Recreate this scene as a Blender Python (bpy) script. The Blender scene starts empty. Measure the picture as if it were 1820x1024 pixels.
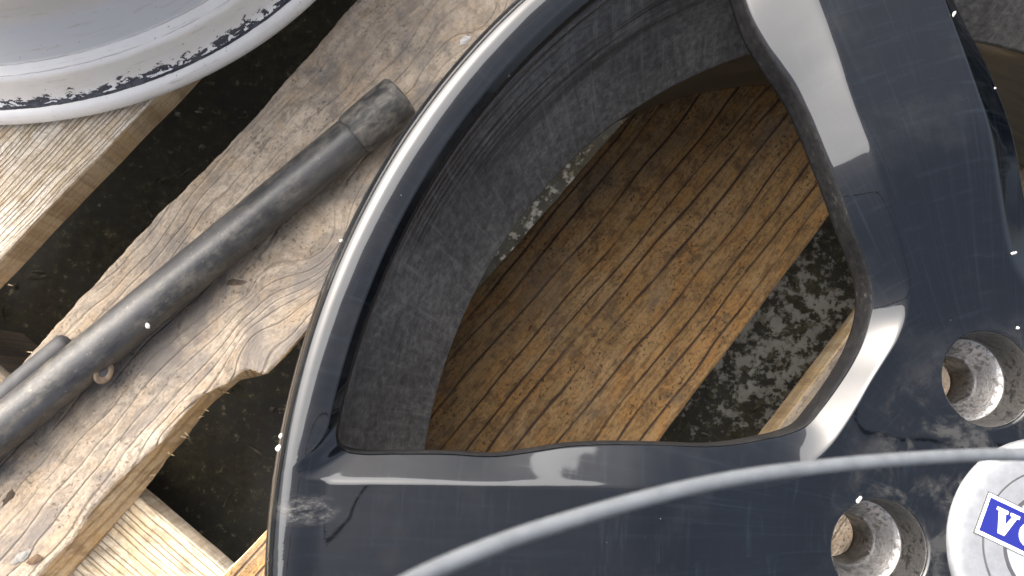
import bpy, bmesh, math, random
import numpy as np
from mathutils import Vector, Matrix, noise

random.seed(7)
S = bpy.context.scene
COL = S.collection
PI = math.pi
rad = math.radians

# ------------------------------------------------------------------ camera
H_CAM = 0.2368
F_PX = 1515.0
TX, TY = 0.1332, -0.0754
CAMR = np.array(Matrix.Rotation(TY, 3, 'Y') @ Matrix.Rotation(TX, 3, 'X'))
cam_d = bpy.data.cameras.new("camera")
cam = bpy.data.objects.new("camera", cam_d)
COL.objects.link(cam)
cam.location = (0, 0, H_CAM)
cam.rotation_euler = Matrix([list(r) for r in CAMR]).to_euler()
cam_d.sensor_width = 36.0
cam_d.lens = 36.0 * F_PX / 1820.0
cam_d.clip_start = 0.005
cam_d.clip_end = 100.0
cam_d.dof.use_dof = True
cam_d.dof.focus_distance = 0.315
cam_d.dof.aperture_fstop = 34.0
S.camera = cam

# ------------------------------------------------------------------ light
SUN_TILT, SUN_AZ = 46.0, 133.0          # tilt from zenith, azimuth ccw from +x
sun_dir = Vector((math.sin(rad(SUN_TILT)) * math.cos(rad(SUN_AZ)),
                  math.sin(rad(SUN_TILT)) * math.sin(rad(SUN_AZ)),
                  math.cos(rad(SUN_TILT))))
w = bpy.data.worlds.new("World")
S.world = w
w.use_nodes = True
nt = w.node_tree
nt.nodes.clear()
wo = nt.nodes.new("ShaderNodeOutputWorld")
bg = nt.nodes.new("ShaderNodeBackground")
sk = nt.nodes.new("ShaderNodeTexSky")
sk.sky_type = 'NISHITA'
sk.sun_disc = False
sk.sun_elevation = rad(90 - SUN_TILT)
sk.sun_rotation = rad(90 - SUN_AZ)
sk.air_density = 0.7
sk.dust_density = 10.0
sk.ozone_density = 0.3
bg.inputs["Strength"].default_value = 0.10
hs = nt.nodes.new("ShaderNodeHueSaturation")      # overcast: the blue mostly gone
hs.inputs["Saturation"].default_value = 0.70
nt.links.new(sk.outputs[0], hs.inputs["Color"])
nt.links.new(hs.outputs[0], bg.inputs[0])
nt.links.new(bg.outputs[0], wo.inputs[0])
sun_l = bpy.data.lights.new("sun", 'SUN')
sun_l.energy = 1.5
sun_l.angle = rad(86)
sun_l.color = (1.0, 0.985, 0.965)
sun = bpy.data.objects.new("sun", sun_l)
COL.objects.link(sun)
sun.location = sun_dir * 3
sun.rotation_euler = sun_dir.to_track_quat('Z', 'Y').to_euler()

S.view_settings.view_transform = 'Standard'
S.view_settings.look = 'None'
S.view_settings.gamma = 1.0
S.view_settings.exposure = 2.3
S.cycles.max_bounces = 8
S.cycles.use_denoising = True


# ------------------------------------------------------------------ helpers
def P(px, py, z):
    """point of the place at height z seen at this spot of the photograph"""
    d = CAMR @ np.array([(px - 910) / F_PX, -(py - 512) / F_PX, -1.0])
    t = (z - H_CAM) / d[2]
    return np.array([0, 0, H_CAM]) + t * d


def ss(a, b, x):
    t = np.clip((np.asarray(x, float) - a) / (b - a), 0, 1)
    return t * t * (3 - 2 * t)


def mesh_from(name, verts, faces, smooth=True, merge=None, mats=None):
    me = bpy.data.meshes.new(name)
    me.from_pydata([tuple(v) for v in verts], [], faces)
    if merge:
        bm = bmesh.new()
        bm.from_mesh(me)
        bmesh.ops.remove_doubles(bm, verts=bm.verts, dist=merge)
        bm.to_mesh(me)
        bm.free()
    if smooth:
        me.polygons.foreach_set("use_smooth", [True] * len(me.polygons))
    me.update()
    return me


def link(name, me, mat, parent=None, loc=None):
    o = bpy.data.objects.new(name, me)
    COL.objects.link(o)
    if mat is not None and not me.materials:
        me.materials.append(mat)
    if parent is not None:
        o.parent = parent
    if loc is not None:
        o.location = loc
    return o


def thing(name, label, cat, loc, rotz=0.0, group=None):
    o = bpy.data.objects.new(name, None)
    COL.objects.link(o)
    o.empty_display_size = 0.02
    o.location = loc
    o.rotation_euler = (0, 0, rotz)
    tag(o, label, cat, group)
    return o


def tag(o, label, cat, group=None):
    o["label"] = label
    o["category"] = cat
    if group:
        o["group"] = group


def lathe(prof, seg=256, a0=0.0, a1=2 * PI, closed=False):
    """revolve (r,z) points about the z axis"""
    full = abs(a1 - a0 - 2 * PI) < 1e-6
    n = seg if full else seg + 1
    V, Fc = [], []
    for r, z in prof:
        for k in range(n):
            a = a0 + (a1 - a0) * k / seg
            V.append((r * math.cos(a), r * math.sin(a), z))
    m = len(prof)
    for i in range(m if closed else m - 1):
        j = (i + 1) % m
        for k in range(seg):
            k2 = (k + 1) % n
            Fc.append((i * n + k, i * n + k2, j * n + k2, j * n + k))
    return V, Fc


def smooth_prof(pts, sub=6):
    """Catmull-Rom through (r,z) points"""
    out = []
    p = [np.array(q, float) for q in pts]
    for i in range(len(p) - 1):
        p0 = p[max(i - 1, 0)]
        p1, p2 = p[i], p[i + 1]
        p3 = p[min(i + 2, len(p) - 1)]
        for s in range(sub):
            t = s / sub
            out.append(tuple(0.5 * ((2 * p1) + (p2 - p0) * t + (2 * p0 - 5 * p1 + 4 * p2 - p3) * t * t
                                    + (3 * p1 - p0 - 3 * p2 + p3) * t ** 3)))
    out.append(tuple(p[-1]))
    return out


def sweep(path, radii, seg=24, cap=True):
    path = [Vector(p) for p in path]
    V, Fc = [], []
    up = Vector((0, 0, 1))
    for i, p in enumerate(path):
        d = (path[min(i + 1, len(path) - 1)] - path[max(i - 1, 0)]).normalized()
        side = d.cross(up)
        side = side.normalized() if side.length > 1e-6 else Vector((1, 0, 0))
        u2 = side.cross(d).normalized()
        r = radii[i] if hasattr(radii, '__len__') else radii
        for k in range(seg):
            a = 2 * PI * k / seg
            V.append(p + (side * math.cos(a) + u2 * math.sin(a)) * r)
    n = len(path)
    for i in range(n - 1):
        for k in range(seg):
            k2 = (k + 1) % seg
            Fc.append((i * seg + k, i * seg + k2, (i + 1) * seg + k2, (i + 1) * seg + k))
    if cap:
        Fc.append(tuple(range(seg - 1, -1, -1)))
        Fc.append(tuple((n - 1) * seg + k for k in range(seg)))
    return V, Fc


def off(V, d):
    return [(v[0] + d[0], v[1] + d[1], v[2] + d[2]) for v in V]


DECK_Z = -0.200
DECK_T = 0.022
GROUND_Z = -0.334
CRUST = tuple(P(1385, 600, GROUND_Z)[:2])
CRUST2 = tuple(P(965, 360, GROUND_Z)[:2])
UDEG = 50.6
UD = np.array([math.cos(rad(UDEG)), math.sin(rad(UDEG))])
VD = np.array([math.sin(rad(UDEG)), -math.cos(rad(UDEG))])


def uv(p):
    return float(np.dot(p[:2], UD)), float(np.dot(p[:2], VD))


def puv(px, py, z=DECK_Z):
    return uv(P(px, py, z))




def knot_b(px, py, rr, amp):
    """spot of the photograph -> spot in the frame of the torn board (centre u 0.10, v about -0.133)"""
    u, v = puv(px, py)
    return (u - 0.10, -(v + 0.1325), rr, amp)


KNOTS_B = (knot_b(560, 430, 0.022, 0.016), knot_b(418, 505, 0.007, 0.006), knot_b(850, 20, 0.016, 0.012), knot_b(440, 590, 0.016, -0.008), knot_b(255, 850, 0.02, 0.012))


# ------------------------------------------------------------------ node helper
class NT:
    def __init__(self, name):
        self.m = bpy.data.materials.new(name)
        self.m.use_nodes = True
        self.t = self.m.node_tree
        self.t.nodes.clear()
        self.out = self.t.nodes.new("ShaderNodeOutputMaterial")
        self.b = self.t.nodes.new("ShaderNodeBsdfPrincipled")
        self.t.links.new(self.b.outputs[0], self.out.inputs[0])
        tc = self.t.nodes.new("ShaderNodeTexCoord")
        self.obj = tc.outputs["Object"]
        sp = self.t.nodes.new("ShaderNodeSeparateXYZ")
        self.t.links.new(self.obj, sp.inputs[0])
        self.x, self.y, self.z = sp.outputs

    def put(self, sock, v):
        if isinstance(v, bpy.types.NodeSocket):
            self.t.links.new(v, sock)
        elif v is not None:
            if hasattr(sock.default_value, '__len__') and not hasattr(v, '__len__'):
                v = (v, v, v, 1)[:len(sock.default_value)]
            elif hasattr(v, '__len__') and len(sock.default_value) == 4 and len(v) == 3:
                v = (*v, 1)
            sock.default_value = v

    def math(self, op, a, b=None, c=None, clamp=False):
        n = self.t.nodes.new("ShaderNodeMath")
        n.operation = op
        n.use_clamp = clamp
        for s, v in zip(n.inputs, (a, b, c)):
            self.put(s, v)
        return n.outputs[0]

    def vec(self, x, y, z):
        n = self.t.nodes.new("ShaderNodeCombineXYZ")
        for s, v in zip(n.inputs, (x, y, z)):
            self.put(s, v)
        return n.outputs[0]

    def scale(self, v, s, o=(0, 0, 0)):
        n = self.t.nodes.new("ShaderNodeMapping")
        self.put(n.inputs[0], v)
        n.inputs["Scale"].default_value = s if hasattr(s, '__len__') else (s, s, s)
        n.inputs["Location"].default_value = o
        return n.outputs[0]

    def noise(self, v, scale=1.0, detail=4, rough=0.55, dist=0.0, color=False):
        n = self.t.nodes.new("ShaderNodeTexNoise")
        self.put(n.inputs["Vector"], v)
        n.inputs["Scale"].default_value = scale
        n.inputs["Detail"].default_value = detail
        n.inputs["Roughness"].default_value = rough
        n.inputs["Distortion"].default_value = dist
        return n.outputs["Color" if color else 0]

    def voro(self, v, scale=1.0, feature='F1', rnd=1.0, out=0):
        n = self.t.nodes.new("ShaderNodeTexVoronoi")
        n.feature = feature
        self.put(n.inputs["Vector"], v)
        n.inputs["Scale"].default_value = scale
        n.inputs["Randomness"].default_value = rnd
        return n.outputs[out]

    def voro1(self, wv, scale=1.0, feature='DISTANCE_TO_EDGE', out=0):
        n = self.t.nodes.new("ShaderNodeTexVoronoi")
        n.voronoi_dimensions = '1D'
        n.feature = feature
        self.put(n.inputs["W"], wv)
        n.inputs["Scale"].default_value = scale
        return n.outputs[out]

    def step(self, v, a, b, lo=0.0, hi=1.0):
        n = self.t.nodes.new("ShaderNodeMapRange")
        n.interpolation_type = 'SMOOTHSTEP'
        self.put(n.inputs[0], v)
        n.inputs[1].default_value = a
        n.inputs[2].default_value = b
        n.inputs[3].default_value = lo
        n.inputs[4].default_value = hi
        return n.outputs[0]

    def ramp(self, v, stops):
        n = self.t.nodes.new("ShaderNodeValToRGB")
        e = n.color_ramp.elements
        while len(e) < len(stops):
            e.new(0.5)
        for el, (p, c) in zip(e, stops):
            el.position = p
            el.color = (*c, 1)
        self.put(n.inputs[0], v)
        return n.outputs[0]

    def mix(self, f, a, b, mode='MIX'):
        n = self.t.nodes.new("ShaderNodeMix")
        n.data_type = 'RGBA'
        n.blend_type = mode
        self.put(n.inputs[0], f)
        self.put(n.inputs[6], a)
        self.put(n.inputs[7], b)
        return n.outputs[2]

    def bump(self, h, strength=0.5, dist=0.001, prev=None):
        n = self.t.nodes.new("ShaderNodeBump")
        n.inputs["Strength"].default_value = strength
        n.inputs["Distance"].default_value = dist
        self.put(n.inputs["Height"], h)
        if prev is not None:
            self.put(n.inputs["Normal"], prev)
        return n.outputs[0]

    def set(self, **k):
        names = dict(base="Base Color", rough="Roughness", metal="Metallic", normal="Normal", ior="IOR",
                     coat="Coat Weight", coat_rough="Coat Roughness", coat_ior="Coat IOR", spec="Specular IOR Level",
                     coat_normal="Coat Normal", sheen="Sheen Weight", aniso="Anisotropic")
        for a, v in k.items():
            self.put(self.b.inputs[names[a]], v)
        return self.m


# ------------------------------------------------------------------ materials
def mat_wood(name, cols, line_col, line_scale=120.0, line_w=(0.02, 0.12), line_amt=0.8, warp=0.010, stain=None, stain_amt=0.0,
             stain_at=(0.50, 0.68), pit=0.0, pit_col=(0.03, 0.02, 0.012), fine_amt=0.5, bump=0.5, seed=0.0, rough=0.75, spec=0.3,
             warp_x=5.0, saw=0.0, knots=(), streak=0.5):
    """cols: dark, mid, warm, light"""
    t = NT(name)
    dark, mid, warm, light = cols
    x = t.math('ADD', t.x, seed)
    n1 = t.noise(t.vec(t.math('MULTIPLY', x, warp_x), t.math('MULTIPLY', t.y, 14.0), seed), 1.0, 3, 0.5)
    n2 = t.noise(t.vec(t.math('MULTIPLY', x, 40.0), t.math('MULTIPLY', t.y, 120.0), seed), 1.0, 3, 0.55)
    y2 = t.math('ADD', t.y, t.math('MULTIPLY', t.math('SUBTRACT', n1, 0.5), warp * 2))
    y2 = t.math('ADD', y2, t.math('MULTIPLY', t.math('SUBTRACT', n2, 0.5), 0.0013))
    kd = None
    for (kx, ky, kr, ka) in knots:
        dx = t.math('SUBTRACT', t.x, kx)
        dy = t.math('MULTIPLY', t.math('SUBTRACT', t.y, ky), 1.5)
        d2 = t.math('ADD', t.math('POWER', dx, 2.0), t.math('POWER', dy, 2.0))
        ex = t.math('EXPONENT', t.math('MULTIPLY', d2, -1.0 / (kr * kr)))
        y2 = t.math('ADD', y2, t.math('MULTIPLY', ex, ka))
        kd = ex if kd is None else t.math('MAXIMUM', kd, ex)
    ring = t.voro1(t.math('ADD', y2, seed), line_scale)
    line = t.step(ring, line_w[0], line_w[1], 1.0, 0.0)
    fib = t.noise(t.vec(t.math('MULTIPLY', x, 14.0), t.math('MULTIPLY', y2, 700.0), t.math('MULTIPLY', t.z, 400.0)), 1.0, 5, 0.7)
    fib2 = t.noise(t.vec(t.math('MULTIPLY', x, 45.0), t.math('MULTIPLY', y2, 1500.0), t.math('MULTIPLY', t.z, 900.0)), 1.0, 3, 0.7)
    big = t.noise(t.vec(t.math('MULTIPLY', x, 16.0), t.math('MULTIPLY', t.y, 45.0), seed), 1.0, 5, 0.62)
    mot = t.noise(t.vec(t.math('MULTIPLY', x, 110.0), t.math('MULTIPLY', y2, 190.0), seed + 2), 1.0, 5, 0.68, 0.3)
    hue = t.noise(t.vec(t.math('MULTIPLY', x, 50.0), t.math('MULTIPLY', y2, 110.0), seed + 8), 1.0, 4, 0.65, 0.3)
    fine = t.noise(t.scale(t.obj, (420, 700, 600), (seed, 0, 0)), 1.0, 5, 0.75)
    c = t.mix(t.step(big, 0.36, 0.66), mid, light)
    c = t.mix(t.step(hue, 0.46, 0.62, 0.0, 0.85), c, warm)
    c = t.mix(t.step(mot, 0.46, 0.64, 0.0, 0.8), c, dark)
    c = t.mix(t.step(fib, 0.46, 0.66, 0.0, streak), c, dark)
    c = t.mix(t.step(fib, 0.52, 0.30, 0.0, streak * 0.7), c, light)
    c = t.mix(t.step(fine, 0.48, 0.62, 0.0, fine_amt), c, dark)
    c = t.mix(t.step(fine, 0.46, 0.30, 0.0, fine_amt * 0.6), c, light)
    lm = t.math('MULTIPLY', line, t.step(t.noise(t.vec(t.math('MULTIPLY', x, 14.0), t.math('MULTIPLY', y2, 45.0), 3.1), 1.0, 4, 0.65), 0.30, 0.50, 0.35, 1.0))
    c = t.mix(t.math('MULTIPLY', lm, line_amt), c, line_col)
    if kd is not None:
        c = t.mix(t.math('MULTIPLY', t.step(kd, 0.80, 0.95), 0.5), c, dark)
    h = t.math('ADD', t.math('MULTIPLY', fib, 0.7), t.math('MULTIPLY', lm, -1.0))
    h = t.math('ADD', h, t.math('ADD', t.math('MULTIPLY', fine, 0.6), t.math('ADD', t.math('MULTIPLY', fib2, 0.4), t.math('MULTIPLY', mot, 0.5))))
    if stain is not None:
        b1 = t.noise(t.vec(t.math('MULTIPLY', x, 20.0), t.math('MULTIPLY', t.y, 34.0), seed + 5), 1.0, 6, 0.66, 0.8)
        c = t.mix(t.math('MULTIPLY', t.step(b1, stain_at[0], stain_at[1]), stain_amt), c, stain)
    if pit > 0:
        v = t.noise(t.scale(t.obj, (520, 640, 640), (seed, 0, 0)), 1.0, 3, 0.6)
        cl = t.noise(t.scale(t.obj, (35, 50, 50), (seed, 0, 0)), 1.0, 4, 0.6)
        pm = t.math('MULTIPLY', t.step(v, 0.58, 0.66), t.step(cl, 0.42, 0.58))
        c = t.mix(t.math('MULTIPLY', pm, pit), c, pit_col)
        h = t.math('SUBTRACT', h, t.math('MULTIPLY', pm, 0.8))
    if saw > 0:
        sw_ = t.noise(t.vec(t.math('MULTIPLY', t.math('ADD', t.x, t.math('MULTIPLY', t.y, 0.35)), 420.0), t.math('MULTIPLY', t.y, 25.0), seed), 1.0, 4, 0.7, 0.4)
        c = t.mix(t.step(sw_, 0.48, 0.66, 0.0, 0.5 * saw), c, dark)
        h = t.math('ADD', h, t.math('MULTIPLY', sw_, -saw))
    return t.set(base=c, rough=rough, spec=spec, normal=t.bump(h, bump, 0.0013))


M = {}
M['wood_brown'] = mat_wood('wood_brown', ((0.100, 0.055, 0.019), (0.255, 0.148, 0.050), (0.315, 0.158, 0.042), (0.355, 0.225, 0.100)), (0.030, 0.016, 0.014),
                           line_scale=84, line_w=(0.010, 0.075), line_amt=0.95, warp=0.014, pit=0.95, bump=0.6, seed=1.7, rough=0.6, spec=0.35,
                           stain=(0.13, 0.098, 0.066), stain_amt=0.6, warp_x=4.0, fine_amt=0.55, streak=0.5)
M['wood_weathered'] = mat_wood('wood_weathered', ((0.160, 0.133, 0.106), (0.265, 0.220, 0.170), (0.29, 0.222, 0.150), (0.37, 0.315, 0.245)), (0.13, 0.095, 0.068),
                               line_scale=150, line_w=(0.0, 0.14), line_amt=0.08, warp=0.016, pit=0.5, bump=0.6, seed=4.3, rough=0.85, spec=0.2,
                               stain=(0.13, 0.118, 0.108), stain_amt=0.8, stain_at=(0.46, 0.64), warp_x=9.0, fine_amt=0.5, saw=0.35, streak=0.3, knots=KNOTS_B)
M['wood_pale'] = mat_wood('wood_pale', ((0.36, 0.28, 0.19), (0.64, 0.55, 0.43), (0.62, 0.50, 0.34), (0.82, 0.76, 0.66)), (0.33, 0.25, 0.16),
                          line_scale=420, line_w=(0.03, 0.22), line_amt=0.5, warp=0.006, bump=0.9, seed=9.1, rough=0.8, spec=0.25, saw=0.6, fine_amt=0.4)
M['wood_stained'] = mat_wood('wood_stained', ((0.26, 0.20, 0.13), (0.50, 0.41, 0.29), (0.52, 0.39, 0.23), (0.68, 0.61, 0.48)), (0.12, 0.085, 0.055),
                             line_scale=330, line_w=(0.01, 0.16), line_amt=0.75, warp=0.005, bump=0.7, seed=12.4, rough=0.75, spec=0.25,
                             stain=(0.085, 0.075, 0.065), stain_amt=0.9, stain_at=(0.53, 0.70), fine_amt=0.4)
M['wood_fresh'] = mat_wood('wood_fresh', ((0.32, 0.225, 0.13), (0.56, 0.44, 0.28), (0.58, 0.42, 0.22), (0.70, 0.59, 0.42)), (0.22, 0.135, 0.06),
                           line_scale=420, line_w=(0.0, 0.3), line_amt=0.5, warp=0.004, bump=0.9, seed=15.8, rough=0.8, spec=0.2, fine_amt=0.4)


def polar(t):
    a = t.math('ARCTAN2', t.y, t.x)
    r = t.math('SQRT', t.math('ADD', t.math('POWER', t.x, 2.0), t.math('POWER', t.y, 2.0)))
    return a, r


def mat_paint():
    t = NT('gloss_black_paint')
    a, r0 = polar(t)
    sc = t.noise(t.vec(t.math('MULTIPLY', a, 75.0), t.math('MULTIPLY', r0, 14.0), 0.0), 1.0, 5, 0.72, 0.25)
    sc2 = t.noise(t.vec(t.math('MULTIPLY', a, 5.0), t.math('MULTIPLY', r0, 420.0), 3.0), 1.0, 5, 0.72, 0.25)
    wear = t.math('MULTIPLY', t.step(sc, 0.5, 0.8), 1.0)
    wear2 = t.math('MULTIPLY', t.step(sc2, 0.52, 0.8), 1.0)
    ws = t.math('ADD', wear, wear2, clamp=True)
    sp = t.noise(t.scale(t.obj, 520), 1.0, 2, 0.5)
    spk = t.step(sp, 0.79, 0.83)
    dust = t.noise(t.scale(t.obj, 26), 1.0, 5, 0.65)
    ds = t.step(dust, 0.50, 0.80)
    c = t.mix(t.math('MULTIPLY', ws, 0.75), (0.0010, 0.0016, 0.0026), (0.0055, 0.0085, 0.0120))
    c = t.mix(t.math('MULTIPLY', ds, 0.22), c, (0.030, 0.030, 0.029))
    c = t.mix(t.math('MULTIPLY', spk, 0.45), c, (0.25, 0.25, 0.24))
    gr = t.noise(t.scale(t.obj, 95), 1.0, 6, 0.7, 0.4)
    grm = t.math('MULTIPLY', t.step(gr, 0.44, 0.66), t.step(r0, 0.075, 0.050))
    c = t.mix(t.math('MULTIPLY', grm, 0.32), c, (0.060, 0.058, 0.052))
    # scuff near the end of the lower spoke
    dx = t.math('SUBTRACT', t.x, SCUFF[0])
    dy = t.math('SUBTRACT', t.y, SCUFF[1])
    dd = t.math('SQRT', t.math('ADD', t.math('POWER', t.math('MULTIPLY', dx, 0.75), 2.0), t.math('POWER', t.math('MULTIPLY', dy, 1.6), 2.0)))
    sn = t.noise(t.scale(t.obj, (300, 700, 500)), 1.0, 5, 0.7, 0.5)
    scf = t.math('MULTIPLY', t.step(dd, 0.003, 0.008, 1.0, 0.0), t.step(sn, 0.36, 0.72))
    c = t.mix(t.math('MULTIPLY', scf, 0.5), c, (0.10, 0.098, 0.092))
    r = t.math('ADD', 0.16, t.math('ADD', t.math('MULTIPLY', ws, 0.12), t.math('MULTIPLY', ds, 0.12)))
    cr = t.math('ADD', 0.042, t.math('ADD', t.math('MULTIPLY', ws, 0.10), t.math('ADD', t.math('ADD', t.math('MULTIPLY', scf, 0.4), t.math('MULTIPLY', grm, 0.35)), t.math('MULTIPLY', spk, 0.4))), clamp=True)
    lowf = t.noise(t.scale(t.obj, 38), 1.0, 2, 0.5)
    nb = t.bump(lowf, 0.25, 0.0012)
    return t.set(base=c, rough=r, coat=1.0, coat_rough=cr, coat_ior=1.56, spec=0.0, normal=nb, coat_normal=nb)


def mat_barrel():
    t = NT('matte_grey_barrel')
    a, r = polar(t)
    grit = t.noise(t.scale(t.obj, 900), 1.0, 4, 0.7)
    grit2 = t.noise(t.scale(t.obj, 330), 1.0, 5, 0.7)
    cloud = t.noise(t.scale(t.obj, 30), 1.0, 5, 0.6)
    c = t.ramp(t.math('ADD', t.math('MULTIPLY', grit2, 0.6), t.math('MULTIPLY', cloud, 0.4)),
               [(0.34, (0.036, 0.035, 0.034)), (0.50, (0.088, 0.085, 0.080)), (0.66, (0.18, 0.173, 0.16))])
    spk = t.step(grit, 0.66, 0.74)
    c = t.mix(t.math('MULTIPLY', spk, 0.55), c, (0.30, 0.29, 0.27))
    # run marks of bare gloss, drawn round the barrel near the face
    st = t.noise(t.vec(t.math('MULTIPLY', a, 2.4), t.math('MULTIPLY', t.z, 330.0), 2.0), 1.0, 4, 0.6, 0.25)
    zone = t.math('MULTIPLY', t.step(t.z, 0.140, 0.158), t.step(a, 2.66, 2.45))
    zone = t.math('ADD', t.math('MULTIPLY', t.step(t.z, 0.160, 0.170), t.step(a, 2.80, 2.62)), t.math('MULTIPLY', zone, 0.8), clamp=True)
    stk = t.math('MULTIPLY', t.step(t.math('ADD', st, t.math('MULTIPLY', t.math('SUBTRACT', grit2, 0.5), 0.22)), 0.46, 0.60), zone)
    c = t.mix(t.math('MULTIPLY', stk, 0.9), c, (0.007, 0.008, 0.008))
    # vertical pale drips
    dr = t.noise(t.vec(t.math('MULTIPLY', a, 110.0), t.math('MULTIPLY', t.z, 26.0), 7.0), 1.0, 5, 0.7)
    c = t.mix(t.step(dr, 0.52, 0.74, 0.0, 0.6), c, (0.20, 0.193, 0.18))
    c = t.mix(t.step(dr, 0.46, 0.30, 0.0, 0.6), c, (0.045, 0.044, 0.042))
    r_ = t.math('SUBTRACT', 0.78, t.math('MULTIPLY', stk, 0.45))
    h = t.math('ADD', t.math('MULTIPLY', grit2, 0.6), t.math('ADD', t.math('MULTIPLY', grit, 0.4), t.math('MULTIPLY', stk, -0.8)))
    return t.set(base=c, rough=r_, spec=0.3, normal=t.bump(h, 0.45, 0.0008))


def mat_rear():
    t = NT('dark_rear_barrel')
    a, r = polar(t)
    st = t.noise(t.vec(t.math('MULTIPLY', a, 5.0), t.math('MULTIPLY', t.z, 160.0), 0.0), 1.0, 4, 0.6, 0.4)
    c = t.ramp(st, [(0.35, (0.032, 0.031, 0.025)), (0.7, (0.095, 0.090, 0.070))])
    return t.set(base=c, rough=t.math('ADD', 0.22, t.math('MULTIPLY', st, 0.2)), spec=0.6, coat=0.4, coat_rough=0.2)


def mat_flank():
    t = NT('dirty_spoke_flank')
    g = t.noise(t.scale(t.obj, 420), 1.0, 5, 0.7)
    cl = t.noise(t.scale(t.obj, 60), 1.0, 4, 0.6)
    c = t.ramp(t.math('ADD', t.math('MULTIPLY', g, 0.6), t.math('MULTIPLY', cl, 0.4)),
               [(0.42, (0.007, 0.007, 0.008)), (0.58, (0.014, 0.014, 0.014)), (0.66, (0.050, 0.048, 0.045)), (0.74, (0.20, 0.19, 0.175))])
    return t.set(base=c, rough=0.6, spec=0.2, normal=t.bump(g, 0.4, 0.0006))


def mat_bare(name, base, dirt, rough=0.32, scale=260, dirt_at=(0.5, 0.68)):
    t = NT(name)
    a, r = polar(t)
    g = t.noise(t.scale(t.obj, scale), 1.0, 5, 0.7, 0.3)
    turn = t.noise(t.vec(t.math('MULTIPLY', a, 3.0), t.math('MULTIPLY', t.z, 1500.0), t.math('MULTIPLY', r, 1500.0)), 1.0, 3, 0.6)
    c = t.mix(t.step(g, dirt_at[0], dirt_at[1]), base, dirt)
    rr = t.math('ADD', rough, t.math('MULTIPLY', g, 0.25))
    h = t.math('ADD', t.math('MULTIPLY', g, 0.7), t.math('MULTIPLY', turn, 0.5))
    return t.set(base=c, metal=t.step(g, dirt_at[0], dirt_at[1], 1.0, 0.25), rough=rr, normal=t.bump(h, 0.35, 0.0006))


def mat_plain(name, base, rough=0.4, metal=0.0, coat=0.0, spec=0.5, var=0.1, bump=0.0, scale=300):
    t = NT(name)
    n = t.noise(t.scale(t.obj, scale), 1.0, 4, 0.6)
    c = t.mix(t.step(n, 0.3, 0.75, 0.0, 1.0), base, tuple(b * (1 - var) for b in base))
    k = dict(base=c, rough=rough, metal=metal, coat=coat, spec=spec)
    if bump:
        k['normal'] = t.bump(n, bump, 0.0005)
    return t.set(**k)


def mat_silver():
    t = NT('chipped_silver_paint')
    a, r = polar(t)
    fl = t.noise(t.vec(t.math('MULTIPLY', a, 38.0), t.math('MULTIPLY', r, 420.0), t.math('MULTIPLY', t.z, 260.0)), 1.0, 5, 0.65, 0.5)
    wob = t.noise(t.vec(t.math('MULTIPLY', a, 25.0), 0.0, 0.0), 1.0, 3, 0.6)
    rr = t.math('ADD', r, t.math('MULTIPLY', t.math('SUBTRACT', wob, 0.5), 0.0012))
    # solid dark line in the corner of flange and bead seat, flaking away up the seat
    solid = t.math('MULTIPLY', t.step(rr, 0.2176, 0.2178), t.step(rr, 0.2193, 0.2191))
    zone = t.math('MULTIPLY', t.step(rr, 0.2128, 0.2168), t.step(rr, 0.2193, 0.2190))
    thr = t.math('SUBTRACT', 0.74, t.math('MULTIPLY', zone, 0.27))
    flake = t.math('MULTIPLY', t.math('GREATER_THAN', fl, thr), t.step(zone, 0.02, 0.10))
    mask = t.math('MAXIMUM', solid, flake)
    g = t.noise(t.scale(t.obj, 55), 1.0, 5, 0.65)
    dirt = t.noise(t.vec(t.math('MULTIPLY', a, 8.0), t.math('MULTIPLY', r, 500.0), t.math('MULTIPLY', t.z, 300.0)), 1.0, 5, 0.7, 0.2)
    c = t.mix(t.step(g, 0.4, 0.75, 0.0, 0.35), (0.88, 0.865, 0.825), (0.70, 0.67, 0.60))
    c = t.mix(t.step(r, 0.2065, 0.2045, 0.0, 0.85), c, (0.50, 0.50, 0.49))
    for r_l in (0.2105, 0.2058):
        ln = t.step(t.math('ABSOLUTE', t.math('SUBTRACT', rr, r_l)), 0.0, 0.0004, 1.0, 0.0)
        c = t.mix(t.math('MULTIPLY', ln, t.step(dirt, 0.38, 0.55, 0.1, 0.7)), c, (0.28, 0.24, 0.19))
    c = t.mix(t.step(dirt, 0.56, 0.74, 0.0, 0.5), c, (0.36, 0.31, 0.23))
    spk = t.step(t.noise(t.scale(t.obj, 420), 1.0, 3, 0.6), 0.68, 0.72)
    c = t.mix(t.math('MULTIPLY', spk, 0.6), c, (0.16, 0.14, 0.11))
    c = t.mix(mask, c, t.mix(t.step(fl, 0.4, 0.7), (0.018, 0.017, 0.030), (0.08, 0.08, 0.09)))
    met = t.math('MULTIPLY', t.math('SUBTRACT', 1.0, mask), 0.05)
    return t.set(base=c, metal=met, rough=t.math('ADD', 0.36, t.math('MULTIPLY', mask, 0.25)), spec=0.5,
                 normal=t.bump(t.math('ADD', t.math('MULTIPLY', mask, -0.8), t.math('MULTIPLY', dirt, 0.15)), 0.4, 0.0006))


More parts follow.
